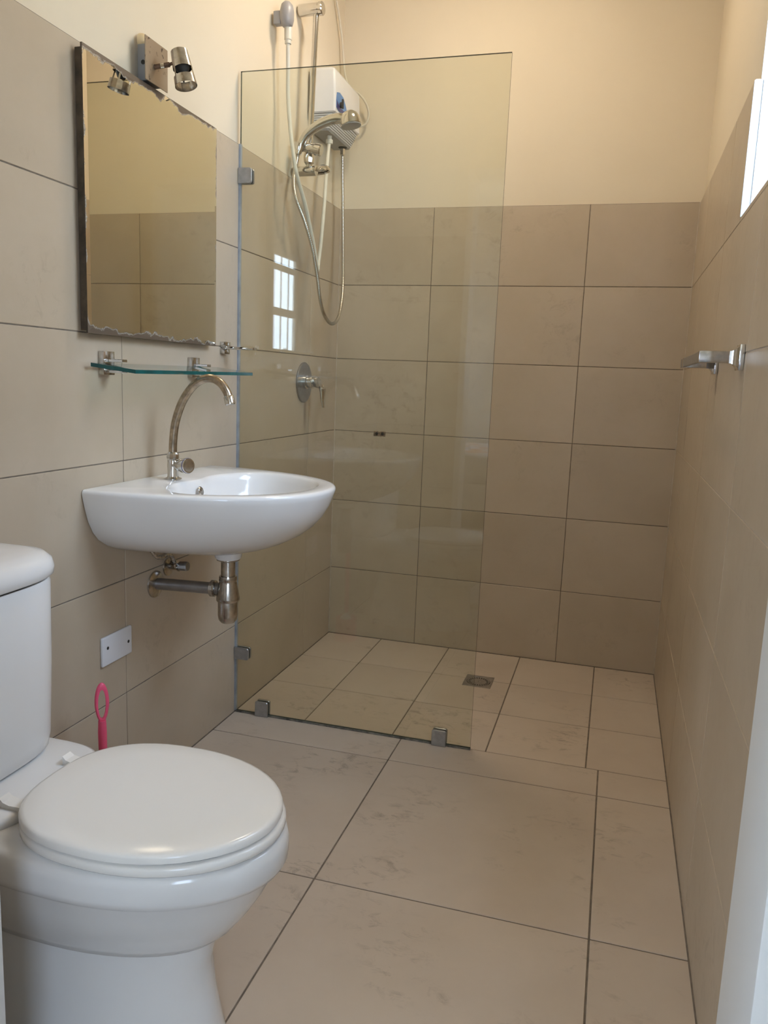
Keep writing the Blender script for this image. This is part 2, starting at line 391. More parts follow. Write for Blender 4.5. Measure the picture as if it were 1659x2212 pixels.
# window in the right wall
win = bpy.data.objects.new('window_1', None); COL.objects.link(win); win.location = (W+.15, (WY0+WY1)/2, WZ0); ORG[win.name] = Vector(win.location)
struct(win, 'bright bathroom window high in the right wall', 'window')
mb = MB(); mb.rbox((W+.001, WY0, 1.5012), (XO, WY1, WZ0), .001, 1); mb.build('window_sill', 'wall_tile', win)
for y in (WY0, WY1):   # white corner strip on the tile edge, lined lower reveal, painted upper reveal
    s = 1 if y == WY0 else -1
    MB().box((W-.0005, y, WZ0), (W+.018, y+s*.003, 1.797)).build('corner_strip', 'reveal_paint', win)
    MB().box((W+.018, y, WZ0), (XO-.05, y+s*.005, 1.797)).build('reveal_lining', 'white_paint', win)
    MB().box((W+PR, y, 1.797), (XO-.05, y+s*.0015, WZ1)).build('reveal_paint', 'reveal_paint', win)
fr = MB(); X1, X2 = XO-.075, XO-.03
fr.box((X1, WY0, WZ0), (X2, WY0+.045, WZ1)).box((X1, WY1-.045, WZ0), (X2, WY1, WZ1)).box((X1, WY0+.045, WZ0), (X2, WY1-.045, WZ0+.045)).box((X1, WY0+.045, WZ1-.045), (X2, WY1-.045, WZ1))
fr.box((X1, (WY0+WY1)/2-.02, WZ0+.045), (X2, (WY0+WY1)/2+.02, WZ1-.045))
fr.build('window_frame', 'white_paint', win, smooth=False)
for a, b in ((WY0+.045, (WY0+WY1)/2-.02), ((WY0+WY1)/2+.02, WY1-.045)):
    MB().box((X1+.02, a, WZ0+.045), (X1+.024, b, WZ1-.045)).build('pane', 'pane_glass', win, smooth=False)
# door frame
dr = bpy.data.objects.new('door_1', None); COL.objects.link(dr); dr.location = ((DX0+DX1)/2, .71, 0); ORG[dr.name] = Vector(dr.location)
struct(dr, 'white painted door frame at the right edge of the view', 'door frame')
MB().rbox((DX0-.03, .64, 0), (DX0, Y0+.004, DZ+.03), .003, 2).build('jamb', 'white_paint', dr)
MB().rbox((DX1, .64, 0), (DX1+.03, Y0+.004, DZ+.03), .003, 2).build('jamb', 'white_paint', dr)
MB().rbox((DX0, .64, DZ), (DX1, Y0+.004, DZ+.03), .003, 2).build('head', 'white_paint', dr)
# the bedroom behind the doorway (seen only in reflections)
struct(MB().box((BX0, BY, -.15), (BX1, .65, 0)).build('floor_bedroom', 'bedroom_floor'), 'pale bedroom floor reflected in the shower glass', 'floor')
struct(MB().box((BX0, BY, CEIL), (BX1, .65, CEIL+.12)).build('ceiling_bedroom', 'ceiling_paint'), 'bedroom ceiling behind the camera', 'ceiling')
struct(MB().box((BX0-.15, BY-.15, -.1), (BX1+.2, BY, CEIL)).build('wall_bedroom_back', 'bedroom_paint'), 'bedroom wall behind the bed reflected in the glass', 'wall')
mb = MB().box((BX0-.15, BY, -.1), (BX0, SY0, CEIL)).box((BX0-.15, SY1, -.1), (BX0, .65, CEIL)).box((BX0-.15, SY0, SZ1), (BX0, SY1, CEIL)).box((BX0-.15, SY0, -.1), (BX0, SY1, SZ0))
struct(mb.build('wall_bedroom_left', 'bedroom_paint', smooth=False), 'bedroom side wall with an added window opening', 'wall')
added_win = bpy.data.objects.new('added_window', None); COL.objects.link(added_win); added_win.location = (BX0-.08, (SY0+SY1)/2, SZ0); ORG[added_win.name] = Vector(added_win.location)  # added opening, never in view, to brighten the bathroom through the doorway
struct(added_win, 'unseen bedroom window added for more daylight through the doorway', 'window')
ym = (SY0+SY1)/2
for a, b, x in ((SY0, ym+.03, BX0-.07), (ym-.03, SY1, BX0-.115)):
    MB().box((x, a, SZ0), (x+.04, a+.06, SZ1)).box((x, b-.06, SZ0), (x+.04, b, SZ1)).box((x, a+.06, SZ0), (x+.04, b-.06, SZ0+.06)).box((x, a+.06, SZ1-.06), (x+.04, b-.06, SZ1)).build('sash', 'white_paint', added_win, smooth=False)
# outside: ground and an added wall that blocks low daylight at the bathroom window
struct(MB().box((-14, -14, -.5), (16, 14, -.3)).build('ground_outside', 'grout_pale'), 'bare ground outside the windows', 'ground')
struct(MB().box((3.7, .6, -.3), (3.9, 8, 2.75)).build('daylight_block_wall', 'plaster'), 'unseen added wall blocking low daylight at the bathroom window', 'wall')
mb = MB().box((BX1, BY, -.1), (BX1+.06, VY0, CEIL)).box((BX1, VY1, -.1), (BX1+.06, .65, CEIL)).box((BX1, VY0, VZ1), (BX1+.06, VY1, CEIL)).box((BX1, VY0, -.1), (BX1+.06, VY1, VZ0))
struct(mb.build('wall_bedroom_right', 'bedroom_paint', smooth=False), 'bedroom wall with barred window reflected in the glass', 'wall')
mb = MB().box((BX0, .64, -.1), (-T_, .76, CEIL)); mb.box((XO, .64, -.1), (BX1, .76, CEIL))
struct(mb.build('wall_bedroom_front', 'bedroom_paint', smooth=False), 'bedroom wall beside the bathroom doorway', 'wall')
w2 = bpy.data.objects.new('window_2', None); COL.objects.link(w2); w2.location = (BX1+.1, (VY0+VY1)/2, VZ0); ORG[w2.name] = Vector(w2.location)
struct(w2, 'white barred bedroom window reflected in the shower glass', 'window')
a, b = BX1+.012, BX1+.036
ZT = 1.70
mb = MB().box((a, VY0, VZ0), (b, VY0+.05, VZ1)).box((a, VY1-.05, VZ0), (b, VY1, VZ1)).box((a, VY0+.05, VZ0), (b, VY1-.05, VZ0+.05)).box((a, VY0+.05, VZ1-.05), (b, VY1-.05, VZ1))
mb.box((a, VY0+.05, ZT-.02), (b, VY1-.05, ZT+.02)).box((a, VY0+.05, 2.12), (b, VY1-.05, 2.15))
mb.build('window_frame', 'white_paint', w2, smooth=False)
MB().box((a-.01, VY0+.06, ZT+.02), (a, VY0+.10, 2.12)).box((a-.01, VY0+.10, ZT+.02), (a, VY0+.72, ZT+.05)).box((a-.01, VY0+.10, 2.09), (a, VY0+.72, 2.12)).box((a-.01, VY0+.72, ZT+.02), (a, VY0+.76, 2.12)).build('sash', 'white_paint', w2, smooth=False)
k = VY0+.15
while k < VY1-.05:
    MB().tube([(BX1+.045, k, VZ0), (BX1+.045, k, VZ1)], .008, 8).build('burglar_bar', 'steel_white', w2); k += .18
# bed reflected in the glass
bed = thing('bed', 'bed with floral duvet reflected faintly in the shower glass', 'bed', (.1, -2.1, 0))
MB().rbox((-.8, -2.7, .12), (.95, -1.5, .34), .02).build('bed_base', 'duvet', bed)
MB().rbox((-.8, -2.7, .34), (.95, -1.5, .52), .04, 3).build('mattress', 'duvet', bed)
MB().rbox((-.79, -2.72, .40), (.6, -1.47, .575), .035, 3).build('duvet_cover', 'floral_cloth', bed)
for x in (-.72, .87):
    for y in (-2.62, -1.58): MB().rbox((x-.03, y-.03, 0), (x+.03, y+.03, .12), .004).build('leg', 'wood', bed)
# ceiling lamp out of view above the shower
cl = thing('ceiling_light', 'round warm ceiling light above the bathroom, just out of view', 'ceiling light', (.62, 2.50, CEIL))
MB().lathe([(.11, 0), (.115, -.012), (.108, -.02)], (.62, 2.50, CEIL), (0, 0, 1), 32).build('rim', 'white_plastic', cl)
mt, nt, bs = nodes_of('lamp_glow'); bs.inputs['Base Color'].default_value = (.9, .8, .65, 1)
bs.inputs['Emission Color'].default_value = (1, .84, .66, 1); bs.inputs['Emission Strength'].default_value = LAMP_W
MB().lathe([(.098, -.02), (.09, -.038), (.06, -.052), (.02, -.058)], (.62, 2.50, CEIL), (0, 0, 1), 32).build('diffuser', 'lamp_glow', cl)

# ------------------------------------------------------------------ toilet
TCY = 1.08
def egg(xb, xf, hw, z, n=48, xc=None, pb=.62, pf=1.0, cy=TCY):
    xc = xc if xc is not None else xb+(xf-xb)*.46
    pts = []
    for i in range(n):
        t = 2*PI*i/n; c, s = math.cos(t), math.sin(t)
        if c >= 0:
            x = xc+(xf-xc)*abs(c)**pf; y = hw*math.copysign(abs(s)**pf, s)
        else:
            x = xc-(xc-xb)*abs(c)**pb; y = hw*math.copysign(abs(s)**pb, s)
        pts.append(Vector((x, cy+y, z)))
    return pts
toi = thing('toilet', 'white close coupled toilet with closed lid beside the doorway', 'toilet', (.35, TCY, 0))
body = MB()
rings = [egg(.10, .597, .122, 0), egg(.10, .590, .116, .03), egg(.11, .578, .107, .09), egg(.12, .572, .103, .15),
         egg(.135, .580, .104, .192), egg(.138, .581, .1045, .2005), egg(.14, .593, .112, .202), egg(.14, .613, .121, .220), egg(.15, .640, .138, .255), egg(.16, .665, .155, .295),
         egg(.17, .683, .168, .331), egg(.17, .686, .1705, .3355), egg(.17, .6945, .1745, .339), egg(.17, .701, .1775, .350), egg(.17, .702, .178, .375), egg(.172, .699, .176, .388), egg(.18, .690, .168, .394)]
body.loft(rings).build('bowl', 'ceramic', toi, ang=60)
# rear shelf that carries the cistern
pl = MB()
def shelf_ring(z, hw, x1, r=.05):
    return egg(.012, x1, hw, z, pb=.25, pf=.45, xc=.12)
pl.loft([shelf_ring(.25, .085, .19), shelf_ring(.33, .115, .24), shelf_ring(.372, .148, .275), shelf_ring(.396, .158, .285), shelf_ring(.405, .157, .283), shelf_ring(.409, .150, .277)]).build('rear_shelf', 'ceramic', toi, ang=60)
# cistern and its lid: D-shaped plan
def dplan(z, hw, x1, x0=.012, p=.55, n=56, xc=.10, xmid=None):
    pts = []
    for i in range(n):
        t = 2*PI*i/n; c, s = math.cos(t), math.sin(t)
        if c >= 0: x = xc+(x1-xc)*abs(c)**.9; y = hw*math.copysign(abs(s)**.62, s)
        else: x = xc-(xc-x0)*abs(c)**.15; y = hw*math.copysign(abs(s)**.15, s)
        pts.append(Vector((x, TCY+y, z)))
    return pts
cis = MB().loft([dplan(.410, .146, .180), dplan(.418, .153, .188), dplan(.44, .156, .192), dplan(.58, .161, .197), dplan(.735, .163, .199), dplan(.741, .160, .196)])
cis.build('cistern', 'ceramic', toi, ang=60)
MB().loft([dplan(.7405, .156, .192), dplan(.7465, .156, .192)]).build('lid_gap_shade', 'dark', toi)  # dark slab standing in for the shade under the cistern lid
MB().loft([dplan(.746, .164, .201), dplan(.750, .1685, .2055), dplan(.762, .1695, .2065), dplan(.776, .1655, .2025), dplan(.786, .154, .191), dplan(.791, .132, .170), dplan(.793, .09, .14)]).build('cistern_lid', 'ceramic', toi, ang=60)
MB().lathe([(.022, 0), (.022, .004), (.018, .006)], (.10, TCY, .792)).build('flush_button', 'chrome', toi)
# seat and lid
seat = MB().loft([egg(.273, .690, .170, .396, pb=.76), egg(.270, .694, .1735, .400, pb=.76), egg(.270, .694, .1735, .409, pb=.76), egg(.273, .690, .170, .413, pb=.76)])
seat.build('seat', 'seat_plastic', toi, ang=60)
MB().loft([egg(.29, .680, .163, .4125), egg(.29, .680, .163, .4165)]).build('seat_gap_shade', 'dark', toi)  # near-black filler painted as the shadow line between seat and lid
LB = dict(pb=.78)
lid = MB().loft([egg(.271, .684, .170, .4165, **LB), egg(.268, .688, .1735, .4185, **LB), egg(.268, .688, .1735, .4270, **LB), egg(.2705, .6855, .1715, .4305, **LB), egg(.277, .679, .1655, .4325, **LB), egg(.33, .63, .13, .4345, **LB), egg(.42, .54, .05, .4352, **LB)])
lid.build('lid', 'seat_plastic', toi, ang=50)
for y in (TCY-.078, TCY+.078):
    hr_ = []
    for x, hw_, z0, z1 in ((.238, .011, .4085, .4245), (.246, .012, .408, .4185), (.258, .0125, .408, .4160), (.272, .0125, .408, .4165), (.292, .0125, .408, .4165)):
        hr_.append([Vector((x, y-hw_, z0)), Vector((x, y+hw_, z0)), Vector((x, y+hw_, z1)), Vector((x, y-hw_, z1))])
    MB().loft(hr_).build('hinge', 'seat_plastic', toi, ang=25)

# ------------------------------------------------------------------ toilet brush
br = thing('toilet_brush', 'pink plastic toilet brush with a looped handle behind the toilet', 'toilet brush', (.10, 1.457, 0))
lp = []
hy, hx = 1.457, .10
ring = MB()
dirh = Vector((.72, .69, 0)).normalized()
def loop_pts(a, c, zc):
    return [Vector((hx, hy, zc))+dirh*(a*math.sin(2*PI*i/32)*(1.0 if math.cos(2*PI*i/32) > -.3 else .96))+Vector((0, 0, c*math.cos(2*PI*i/32))) for i in range(32)]
zc = .384
inner, outer = loop_pts(.0085, .034, zc-.003), loop_pts(.0155, .047, zc)
nrm = dirh.cross(Vector((0, 0, 1)))
rings = [[p+nrm*.0035 for p in inner], [p+nrm*.0045 for p in [(a*.4+b*.6) for a, b in zip(inner, outer)]], [p+nrm*.0015 for p in outer], [p-nrm*.0015 for p in outer], [p-nrm*.0045 for p in [(a*.4+b*.6) for a, b in zip(inner, outer)]], [p-nrm*.0035 for p in inner]]
rings.append(rings[0])
ring.loft(rings, True, (False, False)).build('handle_loop', 'pink_plastic', br, ang=60)
MB().tube([(hx, hy, .342), (hx, hy, .315), (hx+.001, hy, .25), (hx+.001, hy, .12)], lambda t: .0085+.002*(1-t)*(t > .1), 14).build('handle', 'pink_plastic', br)
MB().lathe([(.010, .06), (.03, .07), (.034, .11), (.02, .14), (.008, .15)], (hx, hy, -.035), (0, 0, 1), 20).build('brush_head', 'white_plastic', br)
MB().lathe([(.05, 0), (.052, .004), (.045, .02), (.043, .10), (.041, .10), (.041, .02)], (hx, hy, .0005), (0, 0, 1), 24, (True, False)).build('holder', 'pink_plastic', br)

# ------------------------------------------------------------------ wall plate
wp = thing('blank_wall_plate', 'white plastic blank wall plate on the tiles beside the toilet', 'wall plate', (0, 1.652, .405))
MB().rbox((.0003, 1.592, .405), (.0085, 1.714, .478), .003, 3).build('plate', 'white_plastic', wp)
for y, z in ((1.612, .449), (1.698, .4395)):
    MB().lathe([(.0042, 0), (.0042, .0006), (.002, .0009)], (.0082, y, z), (1, 0, 0), 12).build('screw_hole', 'dark', wp)

# ------------------------------------------------------------------ basin
BCY, BZ = 1.842, .848
bas = thing('wash_basin', 'white ceramic wall hung wash basin under the mirror', 'basin', (0, BCY, .66))
NB = 72
def out_pt(th, a, b, n=2.2, cx=.24, x0=.002):
    # ray from (cx,0) at angle th to the half superellipse |x/a|^n+|y/b|^n=1, x>=x0
    dx, dy = math.cos(th), math.sin(th); lo, hi = 0, 1.2
    for _ in range(40):
        mid = (lo+hi)/2; x = cx+dx*mid; y = dy*mid
        inside = x >= x0 and (max(x, 0)/a)**n+(abs(y)/b)**n <= 1
        if inside: lo = mid
        else: hi = mid
    return lo
A_, B_ = .487, .307
# angles: denser at the back corners
th_c = math.atan2(B_, -.24+.002)
ths = [2*PI*i/NB for i in range(NB)]
def near(t):
    for s in (th_c, 2*PI-th_c):
        if abs(t-s) < PI/NB: return s
    return t
ths = [near(t) for t in ths]
def oring(a, b, z, n=2.2):
    out = []
    cxx = .24*a/A_; tc = math.atan2(b, -cxx+.002)
    for t in ths:
        if t <= th_c+1e-6: t = t*tc/th_c
        elif t >= 2*PI-th_c-1e-6: t = 2*PI-(2*PI-t)*tc/th_c
        else: t = PI+(t-PI)*(PI-tc)/(PI-th_c)
        r = out_pt(t, a, b, n, cxx); out.append(Vector((cxx+r*math.cos(t), BCY+r*math.sin(t), z)))
    return out
def in_r(t):
    # bowl opening: ellipse centred at x=.275, with the tap deck pushing in at the back
    ex, ey = .176, .266
    r = 1/math.sqrt((math.cos(t)/ex)**2+(math.sin(t)/ey)**2)
    d = (t-PI)
    r = r*(1-.16*math.exp(-(d/.42)**2))
    ro = out_pt(t, .477, .298, 2.2, .277)-.030      # keep a rim of even width
    return (r**-10+ro**-10)**-.1
def iring(sc, z, dx=0):
    out = []
    for t in ths:
        r = in_r(t)*sc
        out.append(Vector((.277+dx+r*math.cos(t), BCY+r*math.sin(t), z)))
    return out
rings = []
# underside upwards (a = reach from wall, b = half width)
for a, b, z, n in [(.26, .10, .667, 2.2), (.32, .17, .684, 2.2), (.365, .215, .701, 2.2), (.405, .250, .722, 2.2), (.432, .270, .743, 2.2), (.456, .286, .770, 2.2), (.473, .297, .800, 2.2), (.483, .304, .826, 2.2), (.487, .307, .838, 2.2), (.486, .306, .843, 2.2), (.483, .303, .8465, 2.2), (.477, .298, .848, 2.2)]:
    rings.append(oring(a, b, z, n))
rings.append(iring(1.035, .8478)); rings.append(iring(1.012, .8462)); rings.append(iring(.99, .841))
for sc, z in [(.96, .826), (.92, .80), (.86, .775), (.77, .752), (.64, .735), (.45, .722), (.25, .715), (.10, .712)]:
    rings.append(iring(sc, z, -.045*(1-sc)))
MB().loft(rings, True, (True, True)).build('bowl', 'ceramic', bas, ang=70)
MB().lathe([(.052, .022), (.044, .012), (.037, .004), (.034, -.012), (.031, -.016)], (.213, BCY, .662), (0, 0, 1), 32).build('outlet_neck', 'ceramic', bas)
MB().lathe([(.0, .004), (.010, .0035), (.0125, .001), (.0125, -.001)][::-1], (.1405, 1.828, .819), (.97, 0, .22), 24).build('overflow_cap', 'chrome_worn', bas)
MB().lathe([(.022, 0), (.022, .002), (.012, .003)], (.235, BCY, .7125), (0, 0, 1), 24).build('drain_ring', 'chrome', bas)

# tap
FX, FYc = .070, 1.812
fz = BZ
tp = thing('basin_tap', 'chrome swan neck tap with a side knob on the basin', 'tap', (FX, FYc, fz))
MB().lathe([(.0225, 0), (.0225, .002), (.015, .005), (.0125, .009)], (FX, FYc, fz), (0, 0, 1), 28).build('escutcheon', 'chrome', tp)
MB().lathe([(.0140, .004), (.0132, .018), (.0145, .035), (.0135, .050), (.0110, .055)], (FX, FYc, fz), (0, 0, 1), 24).build('valve_body', 'chrome', tp)
MB().lathe([(.0120, .049), (.0155, .052), (.0155, .061), (.0138, .066), (.0110, .070)], (FX, FYc, fz), (0, 0, 1), 12).build('swivel_nut', 'chrome', tp, ang=20)
sp = [(FX, FYc, fz+.066), (FX+.001, FYc, .945), (.077, FYc, .990), (.091, FYc, 1.032), (.109, FYc, 1.064), (.133, FYc, 1.091), (.158, FYc, 1.105), (.182, FYc, 1.107), (.204, FYc, 1.097), (.220, FYc, 1.078), (.228, FYc, 1.060)]
spo = MB().tube(sp, .0104, 16, smooth=5).build('spout', 'brass_worn', tp)
MB().lathe([(.0110, -.003), (.0130, 0), (.0130, .018), (.0112, .020)], (.2265, FYc, 1.064), (.25, 0, -1), 20).build('aerator', 'chrome', spo)
kd = Vector((.92, -.36, .06)).normalized(); kb = Vector((FX, FYc, fz+.036))
kn = MB().lathe([(.010, .004), (.0098, .018), (.0165, .032), (.0195, .046), (.0195, .060), (.0182, .0635)], kb, kd, 20)
for i, v in enumerate(kn.v):
    pass
hk = kn.build('knob', 'chrome', tp)
MB().lathe([(.0152, 0), (.0148, .0012), (.010, .0018)], kb+kd*.0632, kd, 20).build('knob_cap', 'chrome_worn', hk)
MB().lathe([(.0197, 0), (.0197, .002)], kb+kd*.058, kd, 24).build('knob_ring', 'navy_print', hk)

# bottle trap
tr = thing('bottle_trap', 'chrome bottle trap and waste pipe under the basin', 'waste trap', (.213, BCY, .473))
tx = .213
MB().lathe([(.030, .648), (.030, .643), (.020, .640), (.0185, .638), (.0185, .596)], (tx, BCY, 0), (0, 0, 1), 28).build('tail_pipe', 'chrome_worn', tr)
MB().lathe([(.0225, .600), (.0235, .597), (.0235, .588), (.0215, .585)], (tx, BCY, 0), (0, 0, 1), 28).build('collar', 'chrome_worn', tr)
MB().lathe([(.0220, .586), (.0235, .582), (.0305, .541), (.0305, .535), (.0285, .532)], (tx, BCY, 0), (0, 0, 1), 32).build('trap_body', 'chrome_worn', tr)
MB().lathe([(.0258, .533), (.0262, .530), (.0262, .494), (.024, .482), (.018, .4745), (.008, .472)], (tx, BCY, 0), (0, 0, 1), 32).build('trap_cup', 'chrome_worn', tr)
MB().tube([(.0, 1.836, .557), (.19, BCY, .562)], .0158, 20).build('waste_pipe', 'steel_satin', tr)
MB().lathe([(.019, 0), (.0225, .003), (.0225, .013), (.019, .016)], (.163, BCY-.001, .5612), (1, .02, .02), 12).build('pipe_nut', 'chrome_worn', tr, ang=20)
MB().lathe([(.037, .0006), (.036, .004), (.026, .008), (.017, .010)], (0, 1.835, .556), (1, 0, 0), 32).build('wall_flange', 'chrome_worn', tr)
# angle stop valve with flexible connector
sv = thing('stop_valve', 'small angle stop valve with flexible hose on the wall below the basin', 'valve', (0, 1.90, .59))
MB().lathe([(.026, .0006), (.025, .004), (.014, .007), (.0095, .008)], (0, 1.90, .59), (1, 0, 0), 24).build('wall_flange', 'chrome_worn', sv)
MB().lathe([(.0095, .006), (.0095, .030), (.0115, .032), (.0115, .036)], (0, 1.90, .592), (1, 0, 0), 20).build('valve_body', 'chrome_worn', sv)
MB().lathe([(.007, .034), (.013, .038), (.0135, .058), (.012, .062)], (0, 1.90, .593), (1, 0, .06), 10).build('knob', 'steel_satin', sv, ang=20)
MB().lathe([(.0105, 0), (.0105, .014), (.0085, .018)], (.026, 1.893, .597), (.1, -.65, .75), 6).build('nut', 'chrome_worn', sv, ang=20)
hz = [(.027, 1.888, .606), (.032, 1.865, .630), (.040, 1.832, .642), (.048, 1.795, .644), (.052, 1.765, .650), (.052, 1.742, .668), (.050, 1.732, .690), (.055, 1.732, .712)]
mb = MB(); P = catmull(hz, 10)
mb.tube(P, lambda t: .0058+.0007*math.sin(t*260), 10)
mb.build('flexible_hose', 'chrome_worn', sv)

# ------------------------------------------------------------------ mirror
mi = thing('wall_mirror', 'square frameless wall mirror with corroded stained edges', 'mirror', (0, (MY0+MY1)/2, MZ0))
MB().rbox((.003, MY0+.006, MZ0+.006), (.0215, MY1-.006, MZ1-.006), .001, 1).build('backing_board', 'mirror_back', mi)
bw, bd = .012, .0016
def rect(x, i): return [Vector((x, MY0+i, MZ0+i)), Vector((x, MY1-i, MZ0+i)), Vector((x, MY1-i, MZ1-i)), Vector((x, MY0+i, MZ1-i))]
mb = MB(); r1, r2, r3 = rect(.0218, 0), rect(.0260, 0), rect(.0276, bw)
mb.loft([r1, r2], True, (True, False), mi=1)
mb.loft([r2, r3], True, (False, True), mi=0)
mb.build('mirror_glass', ['mirror_silver', 'mirror_back'], mi, smooth=False)

# ------------------------------------------------------------------ glass shelf on two brackets
sh = thing('glass_shelf', 'clear glass shelf with teal edge on two chrome brackets', 'shelf', (0, 1.85, 1.11))
zb, zf, xb_, xf_, sy0, sy1 = 1.1335, 1.1215, .016, .130, 1.558, 2.150
def spt(x, y, top): return Vector((x, y, zb+(zf-zb)*(x-xb_)/(xf_-xb_)+(.0015*(y-sy0)/(sy1-sy0))*10*.3-(0 if top else .0085)))
pl4 = [(xb_, sy0), (xf_, sy0), (xf_, sy1), (xb_, sy1)]
mb = MB(); vs = [spt(x, y, False) for x, y in pl4]+[spt(x, y, True) for x, y in pl4]
mb.add(vs, [(0, 3, 2, 1), (4, 5, 6, 7)], 0); mb.add(vs, [(0, 1, 5, 4), (1, 2, 6, 5), (2, 3, 7, 6), (3, 0, 4, 7)], 1)
mb.build('shelf_pane', ['shelf_glass', 'teal_edge'], sh, smooth=False)
for y in (1.628, 2.028):
    bk = MB().rbox((.0003, y-.021, 1.107), (.0155, y+.021, 1.161), .0015, 2).build('bracket', 'chrome_worn', sh)
    MB().rbox((.015, y-.011, 1.1365), (.056, y+.011, 1.1435), .001, 1).build('clip_top', 'chrome', bk)
    MB().rbox((.015, y-.011, 1.112), (.056, y+.011, 1.1185), .001, 1).build('clip_bottom', 'chrome', bk)

# robe hook beside the glass
rh = thing('robe_hook', 'small chrome robe hook on the wall beside the shower glass', 'hook', (0, 2.213, 1.178))
MB().rbox((.0003, 2.197, 1.199), (.018, 2.231, 1.214), .0015, 2).build('back_plate', 'chrome', rh)
MB().rbox((.0003, 2.198, 1.178), (.016, 2.230, 1.1945), .0015, 2).build('lower_plate', 'chrome_worn', rh)
MB().rbox((.0003, 2.203, 1.192), (.045, 2.224, 1.2005), .0012, 2).build('arm', 'chrome', rh)
MB().rbox((.046, 2.199, 1.191), (.106, 2.228, 1.1995), .002, 2).build('peg', 'chrome', rh)

# ------------------------------------------------------------------ spot lamp above the mirror
la = thing('spot_lamp', 'old wall spotlight with rusty arm and empty chrome shade above mirror', 'lamp', (0, 1.805, 1.79))
MB().rbox((.0003, 1.779, 1.795), (.033, 1.838, 1.876), .002, 2).build('junction_box', 'box_gray', la)
MB().lathe([(.0052, 0), (.0052, .0012), (.003, .0016)], (.016, 1.7787, 1.835), (0, -1, 0), 12).build('box_hole', 'dark', la)
MB().rbox((.0335, 1.757, 1.790), (.0365, 1.853, 1.886), .0008, 1).build('mounting_plate', 'lamp_plate', la)
MB().lathe([(.0185, .0005), (.0180, .008), (.014, .015), (.007, .019)], (0, 1.796, 1.886), (1, 0, 0), 20).build('wall_plug', 'plug_cream', la)
MB().tube([(.0365, 1.795, 1.829), (.052, 1.800, 1.832), (.070, 1.806, 1.836)], .0056, 14, smooth=4).build('arm', 'rusty_metal', la)
MB().tube([(.050, 1.7995, 1.8315), (.058, 1.802, 1.833)], .0061, 14).build('arm_ring', 'chrome', la)
MB().tube([(.070, 1.806, 1.836), (.084, 1.805, 1.840)], .0035, 10).build('swivel', 'rusty_metal', la)
ctop, cbot = Vector((.0985, 1.800, 1.8605)), Vector((.1195, 1.796, 1.782)); ca = (cbot-ctop); clen = ca.length; ca.normalize()
shd = MB()
r0, r1_ = .0195, .0262
def cr(t): return r0+(r1_-r0)*t
q = Vector((0, 0, 1)).rotation_difference(ca)
n = 36
def cring(t, off=0): return [ctop+q @ Vector(((cr(t)+off)*math.cos(2*PI*i/n), (cr(t)+off)*math.sin(2*PI*i/n), t*clen)) for i in range(n)]
def shell(t0, t1, keep, cap0=False):
    ts = [t0+(t1-t0)*k/3 for k in range(4)]
    for k in range(3):
        Ao, Bo, Ai, Bi = cring(ts[k]), cring(ts[k+1]), cring(ts[k], -.0012), cring(ts[k+1], -.0012)
        for i in range(n):
            j = (i+1) % n
            if keep(i):
                shd.add([Ao[i], Ao[j], Bo[j], Bo[i]], [(0, 1, 2, 3)]); shd.add([Ai[i], Ai[j], Bi[j], Bi[i]], [(3, 2, 1, 0)])
    if cap0: shd.add(cring(t0), [tuple(range(n))])
    for tt in (t0, t1):
        o_, i_ = cring(tt), cring(tt, -.0012)
        for i in range(n):
            if keep(i): j = (i+1) % n; shd.add([o_[i], o_[j], i_[j], i_[i]], [(0, 1, 2, 3)])
shell(0, .50, lambda i: True, True); shell(.50, .74, lambda i: i % 12 == 3); shell(.74, 1.0, lambda i: True)
o = shd.build('shade', 'steel_satin', la, ang=40)
bmx = bmesh.new(); bmx.from_mesh(o.data); bmesh.ops.remove_doubles(bmx, verts=bmx.verts[:], dist=1e-5); bmx.to_mesh(o.data); bmx.free()
o.data.shade_smooth(); o.data.set_sharp_from_angle(angle=math.radians(40)); o.data.materials[0] = MATS['chrome_worn']
MB().lathe([(cr(.4)-.002, 0), (.014, .012), (.009, .02)], ctop+ca*clen*.4, ca, 20).build('lamp_holder', 'dark', o)

# ------------------------------------------------------------------ shower glass screen
gs = thing('shower_screen', 'frameless clear glass shower screen held by metal clamps', 'glass screen', (.4, GY, 0))
gx0, gx1, gz0, gz1, gt = .004, .803, .006, 2.002, .004
mb = MB()
vs = [(gx0, GY-gt, gz0), (gx1, GY-gt, gz0), (gx1, GY+gt, gz0), (gx0, GY+gt, gz0), (gx0, GY-gt, gz1), (gx1, GY-gt, gz1), (gx1, GY+gt, gz1), (gx0, GY+gt, gz1)]
mb.add(vs, [(0, 1, 5, 4), (2, 3, 7, 6)], 0); mb.add(vs, [(0, 3, 2, 1), (4, 5, 6, 7), (1, 2, 6, 5), (3, 0, 4, 7)], 1)
mb.build('glass_sheet', ['shower_glass', 'glass_edge'], gs, smooth=False)
MB().box((.0002, GY-.006, .006), (.006, GY+.006, TILE_H)).build('wall_seal', 'silicone', gs)
MB().box((.006, GY-.0055, .0002), (gx1, GY+.0055, .0058)).build('floor_seal', 'rubber_seal', gs)
